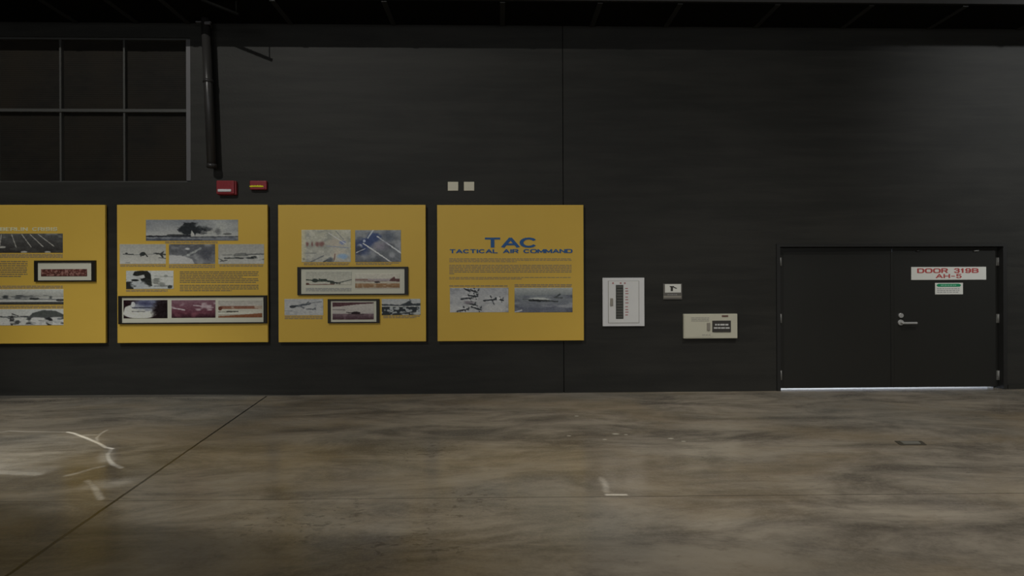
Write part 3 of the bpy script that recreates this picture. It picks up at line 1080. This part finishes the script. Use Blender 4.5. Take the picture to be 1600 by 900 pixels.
def f(p):
    p.grad((142, 138, 122), (140, 136, 122), 0, .35).grad((104, 74, 64), (124, 112, 100), .35, .52).grad((140, 136, 122), (132, 124, 104), .52, .66).grad((130, 92, 56), (112, 82, 50), .66, .93).grad((140, 130, 116), (136, 130, 120), .93, 1)
    p.line(.3, .40, .8, .42, 3.5, (122, 112, 112)).poly([(.76, .5), (.8, .35), (.88, .2), (.9, .36), (1, .34), (1, .55)], (84, 50, 46)).ell(.5, .57, .07, .05, (52, 46, 44)).line(.2, .52, .7, .5, 1.2, (96, 80, 76))
    p.clouds(9, 5, 90, (140, 132, 112), .6, .8, .6, .66, .95)


photo(fr3, (555, 427.5, 624.5, 451), f, (132, 124, 104), 'orange airfield with a red tailed jet', M_photog, FO)


def f(p):
    p.grad((126, 128, 128), (134, 134, 130)).clouds(10, 6, 91, (112, 114, 116), .5, .8, .7)
    p.line(.18, .48, .66, .30, 4.5, (62, 68, 74)).line(.6, .28, .95, .18, 2, (92, 96, 98)).ell(.22, .47, .08, .08, (50, 54, 58)).line(.36, .4, .5, .56, 2.5, (84, 88, 92)).line(.55, .33, .62, .18, 2, (74, 78, 80))
    p.line(.56, .62, .80, .62, 2.2, (72, 76, 80)).line(.72, .66, .8, .54, 2, (80, 84, 86)).line(0, .72, .2, .72, 1.5, (100, 104, 106))


photo(B3, (444.5, 467, 505, 492.8), f, (130, 132, 130), 'pale print of two jets in flight')
lines('caption', (445, 493.8, 504, 499), 2, M_inksoft, B3, LO, .72, seed=23)
fr4 = framed((512, 467.3, 592.5, 505), (516.3, 470, 588, 503), 'small black frame with a purplish jet photo, below the wide frame')


def f(p):
    p.grad((138, 132, 124), (130, 124, 118), 0, .66).grad((92, 74, 80), (66, 44, 50), .66, 1)
    p.poly([(0, 0), (1, 0), (1, .08), (.6, .13), (.2, .24), (0, .26)], (76, 48, 52)).line(0, .42, .3, .44, 1.6, (92, 84, 82)).ell(.56, .62, .10, .08, (48, 38, 40)).line(.34, .58, .46, .62, 2, (54, 44, 46)).line(.4, .68, .75, .69, 1.4, (60, 44, 46))
    p.clouds(10, 6, 93, (110, 88, 94), .5, .75, .7, .68, 1)


photo(fr4, (519.5, 472.3, 584, 499.3), f, (120, 110, 108), 'purplish print of a jet on a runway', M_photog, FO)


def f(p):
    p.grad((122, 126, 126), (128, 130, 128), 0, .35).clouds(12, 7, 95, (38, 44, 48), .38, .52, 1, .42, 1).line(0, .36, .42, .40, 3, (50, 56, 60)).line(.45, .45, .75, .14, 3, (56, 62, 66)).line(.72, 0, .74, .3, 2.2, (70, 76, 78))
    p.poly([(.55, .35), (.7, .14), (.8, .3), (1, .28), (1, .42), (.5, .44)], (48, 54, 58)).line(0, .46, 1, .47, 1.8, (132, 134, 130)).line(.3, .92, .72, .86, 3, (44, 48, 52)).ell(.9, .9, .12, .10, (128, 130, 126), soft=.4)


photo(B3, (596.5, 467, 657, 492.3), f, (120, 124, 124), 'dark high contrast print of parked jets')
lines('caption', (599, 493, 656, 497.4), 2, M_inksoft, B3, LO, .72, last=.9, seed=24)

# ---- board 4
text('title_lettering', 'TAC', (756, 371.2, 840, 387.2), M_blue, B4, LO, weight=.235, gap=.26)
text('subtitle_lettering', 'TACTICAL AIR COMMAND', (702, 389.3, 894.5, 395.6), M_blue, B4, LO, weight=.25, gap=.36)
lines('text_block', (702, 403.2, 893, 410), 3, M_inksoft, B4, LO, .55, last=.55, seed=30)
lines('text_block', (702, 413.2, 893, 429), 6, M_inksoft, B4, LO, .55, last=.04, seed=31)
lines('text_block', (702, 432.4, 893, 437), 2, M_inksoft, B4, LO, .55, last=.6, seed=32)
lines('caption', (702, 445.2, 793, 448.4), 1, M_inksoft, B4, LO, .6, seed=33)
lines('caption', (804, 443.8, 894, 448.8), 2, M_inksoft, B4, LO, .72, seed=34)


def f(p):
    p.grad((118, 120, 124), (136, 136, 133)).clouds(6, 5, 97, (106, 108, 112), .5, .8, .8).clouds(14, 9, 96, (128, 129, 130), .5, .7, .8)
    dk, hl = (44, 48, 52), (146, 148, 147)
    for (x, y, s_, ro) in ((.40, .14, 22, 20), (.30, .10, 14, 24), (.30, .43, 26, -6), (.40, .34, 18, 4), (.68, .50, 26, -5), (.84, .47, 16, 14), (.36, .66, 18, 8), (.22, .90, 24, -10), (.45, .84, 20, 16)):
        q = math.radians(ro)
        p.line(x - .004 * s_ * math.cos(q), y - .012 * s_ * math.sin(q), x + .004 * s_ * math.cos(q), y + .012 * s_ * math.sin(q), 3.2, dk)
        p.line(x + .0005 * s_, y - .006 * s_, x + .0028 * s_, y + .007 * s_, 2.2, dk)
        p.line(x - .003 * s_, y - .09, x + .002 * s_, y - .05, 1.8, hl, .9)
        p.line(x - .001 * s_, y + .07, x + .004 * s_, y + .09, 1.5, hl, .8)
        p.poly([(x + .003 * s_, y), (x + .0042 * s_, y - .005 * s_), (x + .0048 * s_, y - .004 * s_), (x + .0042 * s_, y + .01)], dk)
    p.ell(.83, .44, .03, .05, hl).ell(.32, .60, .08, .06, (98, 92, 98), soft=.5)


photo(B4, (703, 449.6, 794.5, 488), f, (126, 128, 130), 'grey print of a formation of jets')


def f(p):
    p.grad((124, 128, 124), (96, 102, 104), 0, .3).grad((94, 100, 104), (78, 82, 94), .3, 1).clouds(5, 8, 99, (66, 70, 84), .45, .75, .8, .3, 1).clouds(5, 8, 98, (120, 122, 126), .55, .8, .7, .6, 1)
    p.ell(.42, .46, .18, .07, (132, 136, 132), soft=.3).line(.26, .50, .54, .53, 4.5, (34, 38, 40)).line(.5, .52, .74, .56, 3, (48, 52, 54)).line(.15, .46, .3, .48, 2.4, (70, 76, 78)).line(.7, .40, .78, .28, 3, (56, 62, 64)).line(.68, .40, .82, .42, 2.4, (62, 66, 68))
    p.line(0, .98, .12, .9, 3, (130, 132, 136))


photo(B4, (804, 449.6, 894.5, 488), f, (96, 100, 104), 'blue grey print of a jet over clouds')

# ------------------------------------------------------------------ fire alarm devices
x0, x1, z0, z1 = R(338, 282, 368, 304, .07)
t = thing('fire_alarm_strobe', 'larger red fire alarm box with pale strobe strip, left of the other', 'fire alarm', ((x0 + x1) / 2, D, z0))
MB().box(x0 + .004, x1 - .004, D - .05, D - .001, z0, z1, .01).build('housing', M_red, t)
MB().box(x0, x1 - .02, D - .075, D - .05, z0 + .008, z1, .012).build('cover', M_red, t)
a, b, c, d = R(340, 295.5, 361, 299.5, .085)
MB().box(a, b, D - .088, D - .076, c, d, .008, 3).build('strobe_lens', M_lens, t)
m_ = MB()
for i in range(4):
    aa, bb, cc, dd = R(342 + i * 4.6, 285 + (i % 2), 345 + i * 4.6, 291, .078)
    m_.box(aa, bb, D - .0775, D - .0755, cc, dd)
m_.build('horn_slot', M_red, t)
x0, x1, z0, z1 = R(389, 281.8, 415.5, 296, .06)
t = thing('fire_alarm_sounder', 'smaller red fire alarm box with a yellow band, above the second board', 'fire alarm', ((x0 + x1) / 2, D, z0))
MB().box(x0, x1, D - .045, D - .001, z0, z1, .012, 3).build('housing', M_red, t)
a, b, c, d = R(390, 289, 411.5, 292.2, .05)
pts = [(a + (b - a) * i / 12, d - .012 * abs(math.sin(i * 1.35)) - (.008 if i in (0, 12) else 0)) for i in range(13)]
pts = pts + [(b, c), (a, c)]
MB().prism(pts[::-1], D - .052, D - .044).build('yellow_band', M_yel2, t)['label'] = 'bright yellow band'
a, b, c, d = R(391, 293, 413, 296, .05)
MB().box(a, b, D - .056, D - .045, c, d, .005).build('lower_lip', M_red, t)

# ------------------------------------------------------------------ two blank wall plates
for (r_, lab) in (((699.6, 284, 716, 298), 'left of the two blank ivory wall plates above the TAC board'),
                  ((724.8, 284, 741, 298), 'right of the two blank ivory wall plates above the TAC board')):
    x0, x1, z0, z1 = R(*r_, .012)
    t = thing('wall_plate', lab, 'wall plate', ((x0 + x1) / 2, D, z0), 'blank wall plates')
    MB().box(x0, x1, D - .012, D - .0005, z0, z1, .004).build('plate', M_plate, t)
    for zz in (z0 + .025, z1 - .025):
        m_ = MB()
        m_.cyl(((x0 + x1) / 2, D - .0135, zz), ((x0 + x1) / 2, D - .011, zz), .005, n=12)
        m_.build('screw', M_plate, t)

# ------------------------------------------------------------------ electrical panel
x0, x1, z0, z1 = R(942, 434, 1007.3, 509.8, .04)
t = thing('electrical_panel', 'light grey breaker panel with a black column of switches', 'electrical panel', ((x0 + x1) / 2, D, z0))
MB().box(x0, x1, D - .03, D - .0005, z0, z1, .004).build('cabinet', M_metalw, t)
a, b, c, d = R(951, 439.3, 998, 504.5, .036)
MB().box(a - .008, b + .008, D - .031, D - .029, c - .006, d + .006).build('door_seam', M_gap, t)
dr = MB().box(a, b, D - .036, D - .03, c, d, .002).build('panel_door', M_metald, t)
a, b, c, d = R(962.3, 445.2, 974, 498.3, .037)
MB().box(a, b, D - .038, D - .0355, c, d).build('breaker_slot', M_slot, t)
for i in range(12):
    aa, bb, cc, dd = R(963.6, 447 + i * 4.25, 972.6, 450 + i * 4.25, .042)
    MB().box(aa, bb, D - .046, D - .038, cc, dd, .001, 1).build('breaker', M_breaker, t)
for i, yy in enumerate((450, 454, 458, 463.5, 467.5, 472.5, 478.5, 483, 487, 491.3)):
    aa, bb, cc, dd = R(977, yy, 981 + (i % 3) * .5, yy + 1.5, .037)
    MB().box(aa, bb, D - .0372, D - .0358, cc, dd).build('number_tag', M_redtag, t)
for xx in (956.5, 968.5, 975):
    aa, bb, cc, dd = R(xx, 441.3, xx + 2.6, 443.6, .037)
    MB().box(aa, bb, D - .0372, D - .0358, cc, dd).build('number_tag', M_redtag, t)
a, b, c, d = R(953.5, 466, 958, 478, .045)
MB().box(a, b, D - .046, D - .036, c, d, .004).build('latch', M_greyhand, t)

# ------------------------------------------------------------------ fire extinguisher sign
x0, x1, z0, z1 = R(1036.5, 443.3, 1066, 467.8, .02)
t = thing('extinguisher_sign', 'small square white sign with a black upright symbol over a dark strip', 'sign', ((x0 + x1) / 2, D, z0))
MB().box(x0, x1, D - .015, D - .0005, z0, z1, .003).build('sign_backing', mat('dull_grey_plastic', C(70, 68, 64), .5), t)
a, b, c, d = R(1039, 444, 1064, 457.2, .018)
MB().box(a, b, D - .019, D - .0145, c, d).build('white_panel', M_white, t)
a, b, c, d = R(1037, 462.3, 1064.5, 465.2, .018)
MB().box(a, b, D - .0185, D - .0145, c, d).build('lower_strip', M_greyhand, t)
m_ = MB()
a, b, c, d = R(1048, 448.2, 1051.5, 454.8, .02)
m_.box(a, b, D - .021, D - .0185, c, d)
a, b, c, d = R(1046.6, 447, 1053, 448.6, .02)
m_.box(a, b, D - .021, D - .0185, c, d)
P1 = [W(1052, 447.6, .02), W(1058, 450.2, .02), W(1056.4, 451.2, .02), W(1052, 449.3, .02)]
m_.prism(P1, D - .021, D - .0185)
m_.build('symbol', M_blacklab, t)
lines('sign_text', (1043, 459.5, 1058, 461.3), 1, M_greytext, t, .017, .6, seed=40, word=(1.5, 3))

# ------------------------------------------------------------------ beige cabinet with black label
x0, x1, z0, z1 = R(1068.5, 490.5, 1152.3, 528.8, .05)
t = thing('annunciator_cabinet', 'wide beige wall cabinet with a black label, between extinguisher sign and door', 'cabinet', ((x0 + x1) / 2, D, z0))
MB().box(x0, x1, D - .05, D - .0005, z0, z1, .005).build('cabinet_body', M_beige, t)
a, b, c, d = R(1070.5, 492, 1115, 527, .055)
MB().box(a, b, D - .054, D - .05, c, d, .002).build('cabinet_door', M_beige, t)
a, b, c, d = R(1113, 501, 1142, 519, .057)
MB().box(a, b, D - .057, D - .0502, c, d).build('black_label', M_blacklab, t)
lines('label_lettering', (1117.3, 506.0, 1138, 508.6), 1, M_whitetext, t, .058, 1, seed=43, word=(2.5, 9))
lines('label_lettering', (1115.5, 511.2, 1140, 513.6), 1, M_whitetext, t, .058, 1, seed=42, word=(3, 7))
a, b, c, d = R(1128, 492.6, 1137.8, 495.2, .055)
MB().box(a, b, D - .054, D - .0502, c, d).build('badge', M_brownlab, t)
a, b, c, d = R(1105, 504.3, 1109.7, 516.3, .065)
MB().box(a, b, D - .068, D - .054, c, d, .004).build('latch', M_greyhand, t)
lines('small_print', (1080, 495.4, 1108, 502.6), 3, M_gap, t, .055, .4, seed=44)
lines('small_print', (1097, 522.6, 1112, 524), 1, M_gap, t, .055, .8, seed=45)

# ------------------------------------------------------------------ signs on the right door leaf
DO = -(LY0 - D)      # plane of the door leaf
x0, x1, z0, z1 = R(1424, 417, 1541, 437.2, DO + .006)
t = thing('door_number_sign', 'white sign reading DOOR 319B AH-5 in red on the right door', 'sign', ((x0 + x1) / 2, LY0, z0))
MB().box(x0, x1, LY0 - .006, LY0 - .0002, z0, z1, .0015).build('sign_plate', M_white, t)
text('lettering', 'DOOR 319B', (1433, 419.2, 1529, 426.6), M_redlet, t, DO + .006, .002, .235, .42)
text('lettering', 'AH-5', (1462, 428.0, 1503, 434.6), M_redlet, t, DO + .006, .002, .22, .42)
x0, x1, z0, z1 = R(1461.3, 442, 1504.7, 460, DO + .006)
t = thing('notice_sign', 'small white notice with a green band, below the door number sign', 'sign', ((x0 + x1) / 2, LY0, z0))
MB().box(x0, x1, LY0 - .006, LY0 - .0002, z0, z1, .0015).build('sign_plate', M_white, t)
a, b, c, d = R(1463.5, 443.3, 1501.7, 448, DO + .008)
hz = (d - c) / 2
pts = [(a + hz, c), (b - hz, c), (b, c + hz * .8), (b - hz * .3, d - hz * .5), (b - hz * 1.5, d), (a + hz * 1.5, d), (a + hz * .3, d - hz * .5), (a, c + hz * .8)]
MB().prism(pts, LY0 - .008, LY0 - .0055).build('green_band', M_green, t)
lines('sign_heading', (1470, 445, 1494, 446.4), 1, mat('pale_green_lettering', C(98, 140, 120), .5), t, DO + .008, 1, seed=46, word=(2, 5))
lines('sign_text', (1464, 449.6, 1499, 458), 3, M_greytext, t, DO + .006, .42, last=.95, seed=47, word=(2, 5))

# ------------------------------------------------------------------ downpipe
pt = Vector((W(321.5, 52, .12)[0], D - .12, ZS - .001))
pb = Vector((W(331, 262, .12)[0], D - .12, W(331, 262, .12)[1]))
t = thing('drain_pipe', 'dark vertical pipe ending above the red alarm boxes', 'pipe', (pb.x, D - .12, pb.z))
MB().cyl(pt, pb, .060, n=32).build('pipe', M_pipe, t)
mid = pt.lerp(pb, .42)
MB().cyl(mid + Vector((0, 0, .02)), mid - Vector((0, 0, .02)), .068, n=32).build('coupling', M_pipe, t)
MB().cyl(pb + Vector((0, 0, .05)), pb, .067, n=32).build('end_collar', M_pipe, t)
q = pt.lerp(pb, .03)
m_ = MB()
m_.box(q.x - .14, q.x + .07, D - .13, D - .10, q.z + .012, q.z + .03)
m_.box(q.x + .02, q.x + .10, D - .20, D - .17, q.z - .05, q.z - .01, .004)
m_.box(q.x - .02, q.x + .02, D - .06, D - .001, q.z - .01, q.z + .03)
m_.build('bracket', M_mull2, t)
m_ = MB().box(q.x - .025, q.x + .025, D - .07, D - .001, mid.z - .5, mid.z - .46)
m_.build('bracket', M_pipe, t)

# thin black conduit hanging under the soffit; the lamp throws its diagonal shadow on the wall
LK = Vector(KEY.location)


def lampward(px, py, d):
    x, z = W(px, py)
    p = Vector((x, D, z))
    return p + (LK - p) * (d / (D - LK.y))


pa, pb_ = lampward(368, 71, .60), lampward(425, 94, .60)
pc = lampward(421, 70, .60)
t = thing('hanging_conduit', 'thin black conduit stub hanging below the soffit, right of the drain pipe', 'conduit', (pb_.x, pb_.y, pb_.z))
MB().cyl(pa, pb_, .022, n=12).build('conduit', M_black, t)
MB().cyl(Vector((pc.x, pc.y, ZS - .001)), Vector((pc.x, pc.y, pb_.z + .01)), .008, n=8).build('hanger_rod', M_black, t)

# ------------------------------------------------------------------ floor outlet cover
c0 = F(1397.5, 689.5); c1 = F(1440, 689.5); c2 = F(1448, 695.5); c3 = F(1407, 695.8)
cxm = sum(p[0] for p in (c0, c1, c2, c3)) / 4
cym = sum(p[1] for p in (c0, c1, c2, c3)) / 4
t = thing('floor_outlet_cover', 'small flat metal cover set into the concrete floor before the door', 'floor cover', (cxm, cym, 0))


def slab(pts, z0, z1, name, m_, par):
    bm_ = MB()
    A = [bm_.bm.verts.new((x, y, z0)) for x, y in pts]
    B = [bm_.bm.verts.new((x, y, z1)) for x, y in pts]
    bm_.bm.faces.new(A); bm_.bm.faces.new(B[::-1])
    for i in range(4):
        bm_.bm.faces.new((A[i], B[i], B[(i + 1) % 4], A[(i + 1) % 4]))
    return bm_.build(name, m_, par)


slab([c0, c1, c2, c3], .0005, .005, 'rim', M_outrim, t)
ins = [(cxm + (x - cxm) * .66, cym + (y - cym) * .62) for x, y in (c0, c1, c2, c3)]
slab(ins, .005, .009, 'lid', M_outlet, t)

# ------------------------------------------------------------------ light arcs on the floor, like those off a curved shiny surface
# (an added spot lamp with a patterned beam, the pattern measured on the floor)
GL = Vector((-1.8, 4.6, 10.0))


def beam_pattern():
    o = spot('added_glint_lamp', GL, (GL.x, GL.y, 0), 9000, 60, 0.1, 0.004, (0.84, 0.92, 1.0))
    o.rotation_euler = (0, 0, 0)
    l = o.data
    l.use_nodes = True
    nt = l.node_tree
    g = NG(nt)
    em = nt.nodes['Emission']
    tc = nt.nodes.new('ShaderNodeTexCoord')
    sep = nt.nodes.new('ShaderNodeSeparateXYZ')
    nt.links.new(tc.outputs['Normal'], sep.inputs[0])
    az = g.m('ABSOLUTE', sep.outputs[2])
    X = g.m('ADD', g.m('MULTIPLY', g.m('DIVIDE', sep.outputs[0], az), SGX * GL.z), GL.x)
    Y = g.m('ADD', g.m('MULTIPLY', g.m('DIVIDE', sep.outputs[1], az), SGY * GL.z), GL.y)

    def segd(a, b):
        (ax, ay), (bx, by) = F(*a), F(*b)
        dx, dy = bx - ax, by - ay
        L2 = dx * dx + dy * dy
        px, py = g.m('SUBTRACT', X, ax), g.m('SUBTRACT', Y, ay)
        t = g.m('DIVIDE', g.m('ADD', g.m('MULTIPLY', px, dx), g.m('MULTIPLY', py, dy)), L2, clamp=True)
        ex, ey = g.m('SUBTRACT', px, g.m('MULTIPLY', t, dx)), g.m('SUBTRACT', py, g.m('MULTIPLY', t, dy))
        return g.m('SQRT', g.m('ADD', g.m('MULTIPLY', ex, ex), g.m('MULTIPLY', ey, ey)))

    def stroke(pts, w_, amp):
        d = None
        for a, b in zip(pts, pts[1:]):
            e = segd(a, b)
            d = e if d is None else g.m('MINIMUM', d, e)
        return g.m('MULTIPLY', g.ramp(d, w_, w_ * .15), amp)
    tot = None
    for pts, w_, amp in (
        ([(-40, 676), (0, 675.5), (15, 673.3), (40, 674.5), (108, 675)], .022, .22),
        ([(105, 675), (115, 677), (135, 684.5), (155, 693), (165, 699), (176, 701)], .024, .75),
        ([(152, 692), (151, 684), (158, 677), (167, 672)], .022, .22),
        ([(130, 680), (150, 679.5)], .045, .20),
        ([(174, 702), (168, 710), (170, 718), (177, 726), (190, 731)], .030, .38),
        ([(170, 704), (165, 712), (168, 719)], .09, .14),
        ([(105, 743), (118, 740), (145, 732), (160, 729)], .04, .20),
        ([(136, 751), (148, 762), (158, 780)], .035, .20),
        ([(150, 756), (185, 754)], .16, .12),
        ([(-60, 737), (20, 738.5), (60, 741)], .07, .32),
        ([(-60, 733), (20, 734), (60, 737)], .18, .18),
        ([(948, 773), (978, 773)], .022, .6),
        ([(939, 747), (946, 756), (947, 768)], .04, .16),
    ):
        k = stroke(pts, w_, amp)
        tot = k if tot is None else g.m('MAXIMUM', tot, k)
    # soft glow inside the outline
    cx, cy = F(-10, 706)
    ex = g.m('DIVIDE', g.m('SUBTRACT', X, cx), 1.05)
    ey = g.m('DIVIDE', g.m('SUBTRACT', Y, F(0, 704)[1]), .60)
    q = g.m('SQRT', g.m('ADD', g.m('MULTIPLY', ex, ex), g.m('MULTIPLY', ey, ey)))
    tot = g.m('ADD', tot, g.m('MULTIPLY', g.ramp(q, 1.05, .75), .13))
    nt.links.new(tot, em.inputs['Strength'])


SGX, SGY = 1, 1
beam_pattern()
